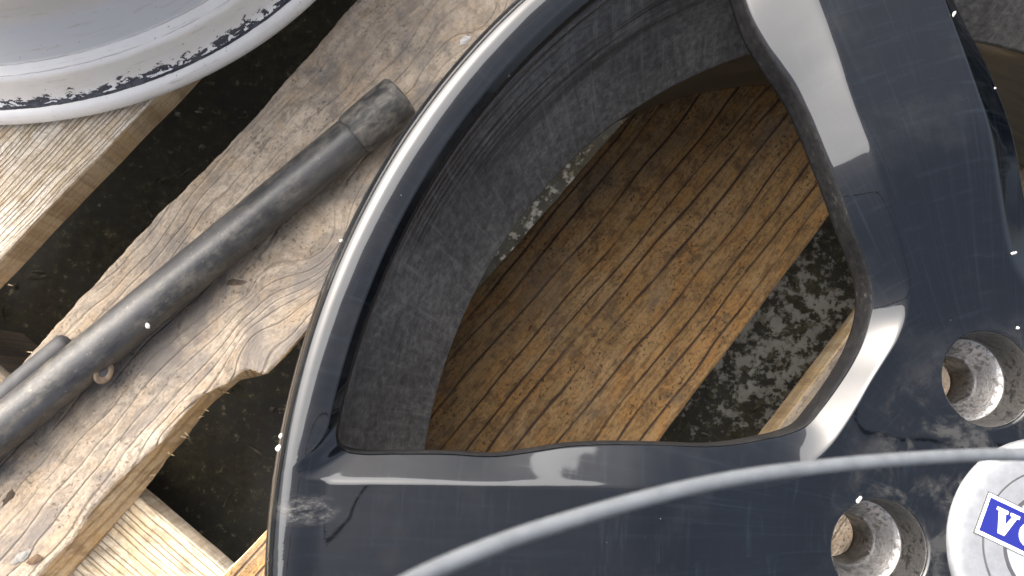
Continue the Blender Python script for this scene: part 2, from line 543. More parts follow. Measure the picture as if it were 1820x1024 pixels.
def mat_tube():
    t = NT('dusty_black_tube')
    g = t.noise(t.scale(t.obj, (200, 200, 200)), 1.0, 5, 0.7)
    b = t.noise(t.scale(t.obj, (45, 130, 130)), 1.0, 6, 0.72)
    up = t.noise(t.scale(t.obj, (22, 120, 120), (4, 2, 1)), 1.0, 4, 0.6)
    c = t.ramp(t.math('ADD', t.math('MULTIPLY', g, 0.4), t.math('MULTIPLY', b, 0.6)),
               [(0.36, (0.014, 0.014, 0.016)), (0.48, (0.030, 0.030, 0.030)), (0.60, (0.078, 0.072, 0.062)), (0.75, (0.15, 0.138, 0.115))])
    c = t.mix(t.step(up, 0.48, 0.62, 0.0, 0.75), c, (0.042, 0.042, 0.045))
    sp = t.step(t.noise(t.scale(t.obj, 600), 1.0, 2, 0.5), 0.70, 0.74)
    c = t.mix(t.math('MULTIPLY', sp, 0.4), c, (0.24, 0.22, 0.19))
    return t.set(base=c, rough=t.math('ADD', 0.26, t.math('MULTIPLY', b, 0.30)), spec=0.42, normal=t.bump(g, 0.3, 0.0006))


def mat_socket():
    t = NT('grimy_socket_steel')
    g = t.noise(t.scale(t.obj, (110, 210, 210)), 1.0, 6, 0.62, 0.4)
    c = t.ramp(g, [(0.36, (0.016, 0.016, 0.017)), (0.48, (0.042, 0.040, 0.037)), (0.60, (0.085, 0.078, 0.068)), (0.78, (0.19, 0.17, 0.14))])
    return t.set(base=c, rough=0.6, spec=0.4, normal=t.bump(g, 0.35, 0.001))


def mat_ground():
    t = NT('damp_dark_concrete')
    n = t.noise(t.scale(t.obj, 14), 1.0, 6, 0.65)
    m = t.noise(t.scale(t.obj, 60), 1.0, 5, 0.7)
    c = t.ramp(n, [(0.35, (0.012, 0.011, 0.007)), (0.5, (0.028, 0.025, 0.016)), (0.62, (0.060, 0.053, 0.035)), (0.75, (0.11, 0.10, 0.07))])
    moss = t.step(m, 0.50, 0.66, 0.0, 0.7)
    c = t.mix(moss, c, (0.050, 0.050, 0.022))
    m2 = t.noise(t.scale(t.obj, 150), 1.0, 6, 0.75)
    c = t.mix(t.step(m2, 0.45, 0.62, 0.0, 0.6), c, (0.016, 0.015, 0.010))
    c = t.mix(t.step(m2, 0.43, 0.32, 0.0, 0.8), c, (0.20, 0.18, 0.12))
    # pale flaking crust, thickest under the gap between the two brown boards
    gx, gy = CRUST
    dx = t.math('SUBTRACT', t.x, gx)
    dy = t.math('SUBTRACT', t.y, gy)
    d = t.math('SQRT', t.math('ADD', t.math('POWER', dx, 2.0), t.math('POWER', dy, 2.0)))
    near = t.step(d, 0.02, 0.15, 0.14, -0.06)
    d2 = t.math('SQRT', t.math('ADD', t.math('POWER', t.math('SUBTRACT', t.x, CRUST2[0]), 2.0), t.math('POWER', t.math('SUBTRACT', t.y, CRUST2[1]), 2.0)))
    near = t.math('MAXIMUM', near, t.step(d2, 0.03, 0.10, 0.085, -0.06))
    cr = t.noise(t.scale(t.obj, (95, 95, 95), (2, 5, 0)), 1.0, 8, 0.74, 0.15)
    crm = t.step(t.math('ADD', cr, near), 0.60, 0.66)
    c = t.mix(t.math('MULTIPLY', crm, 0.85), c, t.mix(m, (0.15, 0.147, 0.125), (0.42, 0.41, 0.375)))
    wet = t.step(n, 0.45, 0.6, 0.6, 0.95)
    h = t.math('ADD', t.math('MULTIPLY', m, 0.5), crm)
    return t.set(base=c, rough=wet, spec=0.4, normal=t.bump(h, 0.5, 0.002))


# ------------------------------------------------------------------ ground and pallet
g = mesh_from('ground', [(-12, -12, 0), (12, -12, 0), (12, 12, 0), (-12, 12, 0)], [(0, 1, 2, 3)], smooth=False)
M['ground'] = mat_ground()
ground = link('ground', g, M['ground'], loc=(0, 0, GROUND_Z))
ground['kind'] = 'structure'

PAL_U, PAL_V = 0.10, -0.10
pal_xy = UD * PAL_U + VD * PAL_V
# local axes of the pallet: +x along the boards, +y against VD
pallet = thing('wooden_pallet', 'weathered wooden pallet of gapped deck boards lying under both wheels', 'pallet',
               (pal_xy[0], pal_xy[1], GROUND_Z), rad(UDEG))


def board(name, u0, u1, vL, vR, top, th, mat, side_mat=None, nu=120, nv=10, seed=0, wob=0.0006, bow=0.0, label=None,
          round_e=0.0018, vRb=None, wob_f=45.0, axis='u'):
    """a board between v = vL(u) and v = vR(u) (either numbers or functions); axis 'u' runs along the deck, 'v' across it"""
    fL = vL if callable(vL) else (lambda u: vL)
    fR = vR if callable(vR) else (lambda u: vR)
    fRb = vRb if vRb is not None else fR
    uc, vc = 0.5 * (u0 + u1), 0.5 * (fL(0.5 * (u0 + u1)) + fR(0.5 * (u0 + u1)))
    V, Fc = [], []
    rows = []
    for i in range(nu + 1):
        u = u0 + (u1 - u0) * i / nu
        jl = noise.noise((u * wob_f, seed, 0.3)) * wob + noise.noise((u * wob_f * 6, seed, 1.3)) * wob * 0.35
        jr = noise.noise((u * wob_f, seed, 5.3)) * wob + noise.noise((u * wob_f * 6, seed, 6.3)) * wob * 0.35
        L, R, Rb = fL(u) + jl, fR(u) + jr, fRb(u) + jr * 0.7
        e = round_e
        sec = [(L + e * 0.3, -th), (L - 0.0004, -th * 0.55), (L, -e), (L + e * 0.3, -e * 0.3)]
        for k in range(nv + 1):
            v = L + e + (R - L - 2 * e) * k / nv
            zz = noise.noise((u * 30, v * 60, seed)) * 0.0005 + bow * (1 - ((v - 0.5 * (L + R)) / (0.5 * (R - L))) ** 2)
            sec.append((v, zz))
        sec += [(R - e * 0.3, -e * 0.3), (R, -e), (R * 0.45 + Rb * 0.55, -th * 0.55), (Rb, -th)]
        rows.append(sec)
        for (v, z) in sec:
            V.append((u - uc, -(v - vc), z))
    m = len(rows[0])
    for i in range(nu):
        for k in range(m):
            k2 = (k + 1) % m
            Fc.append((i * m + k, i * m + k2, (i + 1) * m + k2, (i + 1) * m + k))
    Fc.append(tuple(range(m)))
    Fc.append(tuple(nu * m + k for k in range(m - 1, -1, -1)))
    me = mesh_from(name, V, Fc, smooth=False)
    bm = bmesh.new()
    bm.from_mesh(me)
    bmesh.ops.recalc_face_normals(bm, faces=bm.faces)
    bm.to_mesh(me)
    bm.free()
    me.materials.append(mat)
    if side_mat:
        me.materials.append(side_mat)
        for p in me.polygons:
            if abs(p.normal.z) < 0.5:
                p.material_index = 1
    o = link(name, me, None, pallet)
    if axis == 'u':
        o.location = (uc - PAL_U, -(vc - PAL_V), top - GROUND_Z)
    else:   # u of this board runs along +VD, v along +UD
        o.location = (vc - PAL_U, -(uc - PAL_V), top - GROUND_Z)
        o.rotation_euler = (0, 0, -PI / 2)
    if label:
        o['label'] = label
    return o


def interp_fn(pts):
    pts = sorted(pts)
    us = [p[0] for p in pts]
    vs = [p[1] for p in pts]

    def f(u):
        return float(np.interp(u, us, vs))
    return f


U0, U1 = -0.42, 0.62
# board A, pale, under the silver wheel
A_R = interp_fn([puv(*q) for q in ((109, 348), (200, 253), (294, 157))])
A_Rb = lambda u: A_R(u) + 0.0012
board('deck_board', U0, U1, -0.335, A_R, DECK_Z, DECK_T, M['wood_pale'], M['wood_fresh'], seed=11, wob=0.0008,
      label='pale sawn deck board with square edge under the silver wheel')
# board B, weathered with a wavy torn edge, under the tube
B_Lp = [puv(*q) for q in ((7, 682), (51, 630), (123, 552), (184, 483), (239, 422), (321, 340), (403, 260), (513, 137), (620, 14))]
B_Rp = [puv(*q) for q in ((72, 1022), (130, 961), (167, 906), (212, 855), (253, 817), (290, 787), (318, 749), (359, 705),
                          (410, 680), (428, 664), (444, 658), (458, 665), (472, 668), (500, 634), (533, 603))]
B_Rp += [(B_Rp[-1][0] + 0.05, B_Rp[-1][1] - 0.001), (B_Rp[-1][0] + 0.2, B_Rp[-1][1] - 0.006), (-0.42, B_Rp[0][1] + 0.003)]
B_Rbp = [uv(P(*q, DECK_Z - DECK_T)) for q in ((126, 1022), (191, 947), (253, 876), (297, 817), (328, 783), (369, 725), (427, 676),
                                              (470, 668), (505, 634), (535, 603))]
B_Rbp += [(B_Rbp[-1][0] + 0.3, B_Rbp[-1][1])]
B_L, B_R = interp_fn(B_Lp), interp_fn(B_Rp)
_Brb = interp_fn(B_Rbp)
bB = board('deck_board', U0, U1, B_L, B_R, DECK_Z, DECK_T, M['wood_weathered'], M['wood_fresh'], nu=520, nv=14, seed=23, wob=0.0011,
           bow=0.0008, vRb=_Brb, wob_f=70, label='grey brown weathered deck board with torn wavy edge under the black tube')
# board C, brown with dark grain, seen through the wheel
C_L = interp_fn([puv(*q) for q in ((403, 1014), (472, 945), (1110, 215))])
C_R = interp_fn([puv(*q) for q in ((1170, 787), (1320, 588), (1470, 390))])
board('deck_board', U0, U1, C_L, C_R, DECK_Z, DECK_T, M['wood_brown'], M['wood_fresh'], nu=200, seed=31, wob=0.0006,
      label='brown deck board with dark grain lines seen through the black wheel')
D_L = interp_fn([puv(*q) for q in ((1372, 776), (1486, 626))])
for k, (vl, vr, mt) in enumerate(((D_L, 0.245, 'wood_weathered'), (0.288, 0.388, 'wood_pale'), (0.43, 0.53, 'wood_weathered'),
                                  (-0.475, -0.378, 'wood_pale'), (-0.62, -0.518, 'wood_weathered'), (-0.745, -0.66, 'wood_pale'))):
    board('deck_board', U0, U1, vl, vr, DECK_Z, DECK_T, M[mt], M['wood_fresh'], nu=60, seed=41 + k)
# boards lying across, under the deck
X_R = uv(P(330, 956, DECK_Z - DECK_T))[0]
for k, (a, b) in enumerate(((X_R - 0.105, X_R), (X_R + 0.42, X_R + 0.52), (X_R + 0.66, X_R + 0.755))):
    board('cross_board', -0.745, 0.53, a, b, DECK_Z - DECK_T - 0.0005, DECK_T, M['wood_stained'], M['wood_pale'], nu=120, seed=61 + k, axis='v',
          label='pale cross board with dark grain stains under the torn board' if k == 0 else None)
    for v in (-0.69, -0.19, 0.47):
        V, Fc = [], []
        bm = bmesh.new()
        bmesh.ops.create_cube(bm, size=1.0)
        hb = (DECK_Z - 2 * DECK_T - 0.0008) - GROUND_Z
        bmesh.ops.scale(bm, vec=(b - a - 0.004, 0.10, hb), verts=bm.verts)
        bmesh.ops.bevel(bm, geom=bm.edges[:], offset=0.002, segments=1, affect='EDGES')
        me = bpy.data.meshes.new('pallet_block')
        bm.to_mesh(me)
        bm.free()
        link('pallet_block', me, M['wood_weathered'], pallet, (0.5 * (a + b) - PAL_U, -(v - PAL_V), hb / 2))

knot_bark_bits = []  # flat blobs on the board; the dark first one stands in for a knot hole
# splinters standing off the torn edge of board B and the other board edges
def splinter(p, d, ln, wd, mat, name='splinter'):
    p = np.array(p)
    d = np.array(d) / np.linalg.norm(d)
    s = np.cross(d, (0, 0, 1.0))
    s = s / np.linalg.norm(s)
    u = np.cross(s, d)
    V = [p + s * wd, p - s * wd, p + u * wd, p + d * ln * 0.6 + s * wd * 0.5 + u * ln * 0.05, p + d * ln * 0.6 - s * wd * 0.5 + u * ln * 0.05,
         p + d * ln + u * ln * 0.1]
    Fc = [(0, 2, 3), (2, 4, 3), (2, 1, 4), (0, 3, 4, 1), (3, 4, 5)]
    inv = pallet.matrix_basis.inverted()
    V = [inv @ Vector(v) for v in V]
    return link(name, mesh_from(name, V, Fc, smooth=False), mat, pallet)


for (px, py, dx, dy, ln) in ((322, 776, 12, 3, 4.5), (300, 806, 10, 4, 4), (268, 846, 8, -3, 3), (352, 742, 14, -3, 4), (398, 697, 14, 3, 4),
                             (60, 627, -12, -2, 4), (16, 506, 10, 3, 3), (198, 300, 6, 10, 3), (330, 770, 9, 9, 3.5), (365, 728, 12, 6, 3)):
    z = DECK_Z - 0.012
    p = P(px, py, z)
    q = P(px + dx, py + dy, z)
    splinter(p - (q - p) * 0.15, q - p, ln * 0.001, 0.0005, M['wood_fresh'])

for i_, (px, py, rx, ry, an, h_, mt) in enumerate(((14, 886, 0.0044, 0.0022, 0.9, 0.0003, (0.05, 0.032, 0.018)), (38, 990, 0.0048, 0.0022, 0.7, 0.0004, (0.20, 0.195, 0.18)),
                                                    (60, 996, 0.0040, 0.0017, 0.4, 0.0003, (0.10, 0.06, 0.032)), (418, 502, 0.0065, 0.0016, 0.05, 0.0004, (0.11, 0.08, 0.055)))):
    knot_bark_bits.append((px, py, rx, ry, an, h_, mt, i_))

# ------------------------------------------------------------------ the black alloy wheel
WC = np.array([0.1836, -0.0443])
MID = rad(143.34)
SP = rad(72)
RIM_R = 0.232
RH = 0.0700
WZ0 = DECK_Z
SCUFF = tuple(P(545, 905, -0.003)[:2] - WC)
M['paint'] = mat_paint()
M['barrel'] = mat_barrel()
M['rear'] = mat_rear()
M['flank'] = mat_flank()
M['bare'] = mat_bare('bare_scuffed_aluminium', (0.30, 0.30, 0.305), (0.050, 0.047, 0.043), 0.30, 520, (0.42, 0.64))
M['pocket'] = mat_bare('grimy_pocket_metal', (0.12, 0.119, 0.116), (0.030, 0.029, 0.027), 0.34, 300, (0.40, 0.60))

wheel = thing('alloy_wheel', 'black five spoke alloy wheel with gloss paint chips lying face up on the pallet', 'wheel',
              (WC[0], WC[1], WZ0))


def zf(r):
    r = np.asarray(r, float)
    z = -0.0012 - 0.0143 * (1 - ss(0.068, 0.135, r)) - 0.0015 * (1 - ss(0.12, 0.21, r))
    z = z + 0.0012 * ss(0.2165, 0.2255, r)
    t = np.clip((r - 0.2262) / (RIM_R - 0.2262), 0, 1)
    return z - 0.0045 * t ** 2.2


WIN_IN = [(217.0, 0), (217.0, 6), (217.0, 12), (217.0, 18), (217.0, 23), (217.0, 26), (216.4, 27.6), (214.2, 28.3), (211.0, 28.4), (200.0, 28.0),
          (186.3, 27.4), (172.6, 26.9), (161.9, 25.8), (152.6, 24.6), (142.2, 23.5), (125.0, 21.8), (111.0, 20.2), (100.8, 18.1), (93.5, 15.8),
          (87.0, 13.2), (81.8, 9.5), (79.9, 4.5), (79.3, -2), (80.3, -8), (82.8, -13.0), (88.3, -18.0), (96.1, -20.8), (104.5, -21.6), (115.3, -22.0),
          (126.0, -22.7), (137.6, -23.5), (148.5, -24.2), (159.2, -24.5), (167.0, -24.3), (175.4, -24.1), (185.0, -24.2), (195.0, -24.8), (205.0, -25.6),
          (211.5, -26.2), (215.5, -25.9), (216.8, -25.0), (217.0, -23), (217.0, -18), (217.0, -12), (217.0, -6)]
WIN_OUT = [(219.5, 0), (219.5, 6), (219.5, 12), (219.5, 18), (219.5, 23), (219.5, 26), (219.8, 27.2), (221.5, 28.2), (224.2, 29.2), (225.6, 29.8),
           (225.3, 30.3), (223.7, 30.6), (218.9, 30.7), (204.0, 30.4), (185.0, 29.9), (160.0, 29.2), (136.2, 28.3), (115.8, 27.4), (102.0, 26.2), (88.7, 24.2),
           (80.5, 21.0), (76.9, 16.6), (74.2, 11.5), (72.9, 6.0), (72.8, 0), (73.9, -6.3), (75.4, -12.5), (77.8, -18.3), (82.4, -23.0), (89.2, -25.8),
           (98.0, -26.8), (108.1, -27.2), (119.0, -27.6), (130.0, -28.1), (149.8, -28.9), (167.2, -29.9), (181.3, -30.4), (200.0, -30.7), (217.0, -30.8),
           (222.5, -30.6), (225.0, -30.1), (225.4, -29.5), (224.0, -28.8), (221.5, -27.4), (219.8, -26.2), (219.5, -25), (219.5, -23), (219.5, -18),
           (219.5, -12), (219.5, -6)]
WCEN = np.array([0.155, 0.0])


def loop_r(pts):
    """closed outline in (mm, deg) -> function of ray angle about WCEN giving distance"""
    q = [np.array([r / 1000 * math.cos(rad(b)), r / 1000 * math.sin(rad(b))]) for r, b in pts]
    n = len(q)
    dense = []
    for i in range(n):
        p0, p1, p2, p3 = q[i - 1], q[i], q[(i + 1) % n], q[(i + 2) % n]
        # centripetal-ish: limit tangents on uneven spacing
        d1, d0, d2 = np.linalg.norm(p2 - p1), np.linalg.norm(p1 - p0), np.linalg.norm(p3 - p2)
        m1 = ((p1 - p0) / d0 + (p2 - p1) / d1) * 0.5 * d1 if d0 and d1 else p2 - p1
        m2 = ((p2 - p1) / d1 + (p3 - p2) / d2) * 0.5 * d1 if d1 and d2 else p2 - p1
        for s in range(24):
            t = s / 24
            h00, h10, h01, h11 = 2 * t ** 3 - 3 * t * t + 1, t ** 3 - 2 * t * t + t, -2 * t ** 3 + 3 * t * t, t ** 3 - t * t
            dense.append(h00 * p1 + h10 * m1 + h01 * p2 + h11 * m2)
    D = np.array(dense) - WCEN
    a = np.unwrap(np.arctan2(D[:, 1], D[:, 0]))
    rr = np.hypot(D[:, 0], D[:, 1])
    am = np.maximum.accumulate(a) if a[-1] > a[0] else np.maximum.accumulate(a[::-1])
    if a[-1] < a[0]:
        rr = rr[::-1]
    a = am + np.arange(len(am)) * 1e-9
    a3 = np.concatenate([a - 2 * PI, a, a + 2 * PI])
    r3 = np.concatenate([rr, rr, rr])
    return lambda th: np.interp(th, a3, r3)


def sector_outer():
    pts = []
    nA, nR, nH = 300, 130, 120
    for k in range(nA):
        b = -SP / 2 + SP * k / nA
        pts.append((RIM_R * math.cos(b), RIM_R * math.sin(b)))
    for k in range(nR):
        r = RIM_R + (RH - RIM_R) * k / nR
        pts.append((r * math.cos(SP / 2), r * math.sin(SP / 2)))
    for k in range(nH):
        b = SP / 2 - SP * k / nH
        pts.append((RH * math.cos(b), RH * math.sin(b)))
    for k in range(nR):
        r = RH + (RIM_R - RH) * k / nR
        pts.append((r * math.cos(-SP / 2), r * math.sin(-SP / 2)))
    return np.array(pts)


OUT = sector_outer()
th = np.arctan2(OUT[:, 1] - WCEN[1], OUT[:, 0] - WCEN[0])
dirs = np.c_[np.cos(th), np.sin(th)]
W_I = WCEN + dirs * loop_r(WIN_IN)(th)[:, None]
W_O = WCEN + dirs * np.maximum(loop_r(WIN_OUT)(th), loop_r(WIN_IN)(th) + 0.0012)[:, None]

NRING, NBEV, NWALL = 44, 18, 6
gs = np.linspace(0, 1, NBEV + 1)
slope = ss(0, 0.20, gs) * 0.94 + 0.06
gb = np.concatenate([[0], np.cumsum(0.5 * (slope[1:] + slope[:-1]))])
gb /= gb[-1]
rings = []
for i in range(NRING, -1, -1):                      # outer boundary -> crest
    t = (i / NRING)
    xy = W_O + (OUT - W_O) * t
    z = zf(np.hypot(xy[:, 0], xy[:, 1]))
    rings.append(np.c_[xy, z])
zo = rings[-1][:, 2]
rin = np.hypot(W_I[:, 0], W_I[:, 1])
rim_side = ss(0.2135, 0.2165, rin)
low_side = ss(0.02, 0.05, W_I[:, 1])
z_in = zf(rin) - (0.0064 - 0.0004 * low_side) * (1 - rim_side) - 0.0022 * rim_side
# the bevel of the spokes facing the hub is shallower
for j in range(1, NBEV + 1):
    s = gs[j]
    xy = W_O + (W_I - W_O) * s
    z = zo + (z_in - zo) * gb[j]
    rings.append(np.c_[xy, z])
n_paint = len(rings) - 1
for j in range(1, NWALL + 1):
    t = j / NWALL
    d = -dirs * 0.0006 * (1 - rim_side)[:, None] * math.sin(PI * min(1, t * 3) / 2)
    xy = W_I + d
    z = z_in - (0.0008 * min(1, t * 3) + (0.0095 * (1 - rim_side) + 0.004 * rim_side) * t)
    rings.append(np.c_[xy, z])
# back of the spokes
ob = OUT.copy()
ro = np.hypot(ob[:, 0], ob[:, 1])
ob *= (np.minimum(ro, 0.2176) / ro)[:, None]
zb0 = rings[-1][:, 2]
last = rings[-1][:, :2]
for j in range(1, 7):
    t = j / 6
    xy = last + (ob - last) * t
    z = zb0 * (1 - t) + (zf(np.hypot(xy[:, 0], xy[:, 1])) - 0.026) * t
    z = z * (1 - rim_side) + (zb0 - 0.001 * t) * rim_side
    rings.append(np.c_[xy, z])
K = len(OUT)
base_v = np.concatenate(rings)
base_f, base_m = [], []
for i in range(len(rings) - 1):
    for k in range(K):
        k2 = (k + 1) % K
        base_f.append((i * K + k, i * K + k2, (i + 1) * K + k2, (i + 1) * K + k))
        base_m.append(0 if i < n_paint else 1)

# hub: one 72 degree piece round each bolt hole, bolt hole on the spoke axis
HOLE_R = 0.0148
R_CAP = 0.0334
BC = 0.054
hub_o = []
for k in range(120):
    b = -SP / 2 + SP * k / 120
    hub_o.append((RH * math.cos(b), RH * math.sin(b)))
for k in range(30):
    r = RH + (R_CAP - RH) * k / 30
    hub_o.append((r * math.cos(SP / 2), r * math.sin(SP / 2)))
for k in range(60):
    b = SP / 2 - SP * k / 60
    hub_o.append((R_CAP * math.cos(b), R_CAP * math.sin(b)))
for k in range(30):
    r = R_CAP + (RH - R_CAP) * k / 30
    hub_o.append((r * math.cos(-SP / 2), r * math.sin(-SP / 2)))
hub_o = np.array(hub_o)
hd = hub_o - np.array([BC, 0])
hd = hd / np.linalg.norm(hd, axis=1)[:, None]
hub_i = np.array([BC, 0]) + hd * (HOLE_R + 0.0008)
hr = []
for i in range(14):
    t = i / 13
    xy = hub_o + (hub_i - hub_o) * t
    z = zf(np.hypot(xy[:, 0], xy[:, 1]))
    hr.append(np.c_[xy, z])
xy = np.array([BC, 0]) + hd * (HOLE_R + 0.0002)
hr.append(np.c_[xy, zf(np.hypot(xy[:, 0], xy[:, 1])) - 0.0003])
xy = np.array([BC, 0]) + hd * HOLE_R
hr.append(np.c_[xy, zf(np.hypot(xy[:, 0], xy[:, 1])) - 0.0012])
KH = len(hub_o)
hub_v = np.concatenate(hr)
hub_f = []
for i in range(len(hr) - 1):
    for k in range(KH):
        k2 = (k + 1) % KH
        hub_f.append((i * KH + k, i * KH + k2, (i + 1) * KH + k2, (i + 1) * KH + k))

AV, AF, AM = [], [], []


def add_rot(V, Fc, ang, mi):
    o = sum(len(a) for a in AV)
    c, s = math.cos(ang), math.sin(ang)
    AV.append(np.c_[V[:, 0] * c - V[:, 1] * s, V[:, 0] * s + V[:, 1] * c, V[:, 2] - WZ0])
    AF.extend([tuple(i + o for i in f) for f in Fc])
    AM.extend(mi)


for k in range(5):
    add_rot(base_v, base_f, MID + SP * k, base_m)
    add_rot(hub_v, hub_f, MID + SP * (k + 0.5), [0] * len(hub_f))
# outer side of the lip
lip = [(RIM_R, zf(RIM_R)), (RIM_R + 0.0004, -0.0075), (RIM_R + 0.0002, -0.0095), (RIM_R - 0.0012, -0.0112), (RIM_R - 0.0085, -0.0120), (RIM_R - 0.0145, -0.0135)]
lv, lf = lathe([(float(a), float(b)) for a, b in lip], 1500, MID - SP / 2, MID - SP / 2 + 2 * PI)
lv = np.array(lv)
add_rot(lv, [f[::-1] for f in lf], 0.0, [0] * len(lf))
# sleeve behind the centre cap
cv, cf = lathe([(R_CAP, float(zf(R_CAP))), (R_CAP - 0.0003, float(zf(R_CAP)) - 0.0005), (R_CAP - 0.0005, float(zf(R_CAP)) - 0.006)], 300, MID, MID + 2 * PI)
add_rot(np.array(cv), cf, 0.0, [0] * len(cf))

face_me = bpy.data.meshes.new('spoke_face')
allv = np.concatenate(AV)
face_me.from_pydata(allv.tolist(), [], AF)
face_me.materials.append(M['paint'])
face_me.materials.append(M['flank'])
face_me.polygons.foreach_set("material_index", AM)
bm = bmesh.new()
bm.from_mesh(face_me)
bmesh.ops.remove_doubles(bm, verts=bm.verts, dist=4e-6)
bmesh.ops.recalc_face_normals(bm, faces=bm.faces)
bm.to_mesh(face_me)
bm.free()
face_me.polygons.foreach_set("use_smooth", [True] * len(face_me.polygons))
# make sure the front points up
if sum(p.normal.z * p.area for p in face_me.polygons if p.material_index == 0) < 0:
    face_me.flip_normals()
link('spoke_face', face_me, None, wheel)

# barrel: matt front part down to the narrowest edge, glossy rear part below
bi = smooth_prof([(0.2174, -0.0062), (0.2178, -0.0120), (0.2176, -0.0200), (0.2164, -0.0280), (0.2132, -0.0370), (0.2085, -0.0490), (0.2030, -0.0620), (0.1978, -0.0725),
                  (0.1945, -0.0780), (0.1935, -0.0800), (0.1937, -0.0822)], 5)
bo = [(0.1985, -0.0822), (0.1990, -0.0790), (0.2060, -0.0600), (0.2110, -0.0480), (0.2160, -0.0360), (0.2180, -0.0260), (0.2185, -0.0135)]
V, Fc = lathe(bi + bo, 360, closed=True)
V = off(V, (0, 0, -WZ0))
link('barrel', mesh_from('barrel', V, Fc), M['barrel'], wheel)
ri = smooth_prof([(0.1939, -0.0824), (0.1985, -0.0880), (0.2030, -0.0980), (0.2065, -0.1120), (0.2085, -0.1350), (0.2100, -0.1650), (0.2120, -0.1850),
                  (0.2165, -0.1960), (0.2200, -0.1995)], 4)
ro_ = [(0.2240, -0.1998), (0.2290, -0.1990), (0.2310, -0.1960), (0.2300, -0.1900), (0.2180, -0.1880), (0.2150, -0.1700), (0.2120, -0.1350), (0.2090, -0.1020), (0.1990, -0.0850), (0.1984, -0.0824)]
V, Fc = lathe(ri + ro_, 300, closed=True)
V = off(V, (0, 0, -WZ0))
link('rear_rim', mesh_from('rear_rim', V, Fc), M['rear'], wheel)

# bolt holes: pocket wall, bright conical seat
zh = float(zf(BC))
pk = smooth_prof([(HOLE_R, -0.0010), (HOLE_R - 0.0004, -0.0030), (HOLE_R - 0.0008, -0.0080), (HOLE_R - 0.0013, -0.0120), (HOLE_R - 0.0018, -0.0128)], 4)
pk += [(HOLE_R + 0.001, -0.0128), (HOLE_R + 0.001, -0.0012)]
V, Fc = lathe(pk, 72, closed=True)
pk_me = mesh_from('bolt_hole', V, [f[::-1] for f in Fc])
st = smooth_prof([(HOLE_R - 0.0017, -0.0127), (HOLE_R - 0.0030, -0.0140), (0.0100, -0.0170), (0.0086, -0.0195), (0.0079, -0.0206), (0.0076, -0.0230), (0.0075, -0.0330)], 4)
st += [(0.0098, -0.0330), (0.0150, -0.0200), (HOLE_R, -0.0130)]
V, Fc = lathe(st, 72, closed=True)
st_me = mesh_from('bolt_seat', V, [f[::-1] for f in Fc])
for k in range(5):
    a = MID + SP * (k + 0.5)
    h_ = link('bolt_hole', pk_me, M['pocket'], wheel, (BC * math.cos(a), BC * math.sin(a), zh - WZ0))
    link('bolt_seat', st_me, M['bare'], h_)

# centre cap
M['cap'] = mat_plain('silver_cap_paint', (0.30, 0.31, 0.32), rough=0.36, metal=0.60, var=0.2, coat=0.3)
M['outline'] = mat_plain('emblem_outline_grey', (0.045, 0.045, 0.05), rough=0.4)
M['field'] = mat_plain('emblem_field_silver', (0.36, 0.40, 0.41), rough=0.35, metal=0.4)
M['blue'] = mat_plain('emblem_blue_enamel', (0.006, 0.009, 0.125), rough=0.12, coat=1.0, var=0.05)
M['white'] = mat_plain('white_letter_enamel', (0.82, 0.82, 0.82), rough=0.4, var=0.03)
zc = float(zf(R_CAP)) + 0.0006
cp = smooth_prof([(0.0322, -0.0050), (0.0323, -0.0012), (0.0317, 0.0006), (0.0300, 0.0017), (0.0275, 0.0022), (0.0240, 0.0024)], 6) + [(0.012, 0.0024), (0.0001, 0.0024)]
V, Fc = lathe(cp, 160)
cap = link('center_cap', mesh_from('center_cap', V, [f[::-1] for f in Fc]), M['cap'], wheel, (-0.0012, 0.0012, zc - WZ0))
ZT = 0.0024


def ring_part(name, r0, r1, h, mat):
    V, Fc = lathe([(r0, ZT - 0.0003), (r1, ZT - 0.0003), (r1, ZT + h), (r0, ZT + h)], 120, closed=True)
    return link(name, mesh_from(name, V, [f[::-1] for f in Fc], smooth=False), mat, cap)


ring_part('emblem_line', 0.0224, 0.0229, 0.00008, M['outline'])
ring_part('emblem_ring', 0.0166, 0.0223, 0.00030, M['cap'])
ring_part('emblem_line', 0.0154, 0.0164, 0.00022, M['outline'])
V, Fc = lathe([(0.0001, ZT + 0.00006), (0.0152, ZT + 0.00006)], 90)
link('emblem_field', mesh_from('emblem_field', V, [f[::-1] for f in Fc]), M['field'], cap)
BAR_A = rad(-25)


def prism(name, polys, h0, h1, mat, ang=0.0, holes=False):
    """polys: list of outlines; an outline with a hole comes as (outer, inner) of equal length"""
    V, Fc = [], []
    for pl in polys:
        if isinstance(pl, tuple):
            o_, i_ = pl
            n = len(o_)
            b = len(V)
            for z in (h0, h1):
                V += [(x, y, z) for x, y in o_]
                V += [(x, y, z) for x, y in i_]
            for k in range(n):
                k2 = (k + 1) % n
                Fc.append((b + 2 * n + k, b + 2 * n + k2, b + 3 * n + k2, b + 3 * n + k))
                Fc.append((b + k, b + k2, b + 2 * n + k2, b + 2 * n + k))
                Fc.append((b + n + k2, b + n + k, b + 3 * n + k, b + 3 * n + k2))
        else:
            n = len(pl)
            b = len(V)
            V += [(x, y, h0) for x, y in pl] + [(x, y, h1) for x, y in pl]
            Fc.append(tuple(b + n + k for k in range(n)))
            for k in range(n):
                k2 = (k + 1) % n
                Fc.append((b + k, b + k2, b + n + k2, b + n + k))
    o = link(name, mesh_from(name, V, Fc, smooth=False), mat, cap)
    o.rotation_euler = (0, 0, ang)
    return o


def rect(x0, x1, y0, y1):
    return [(x0, y0), (x1, y0), (x1, y1), (x0, y1)]


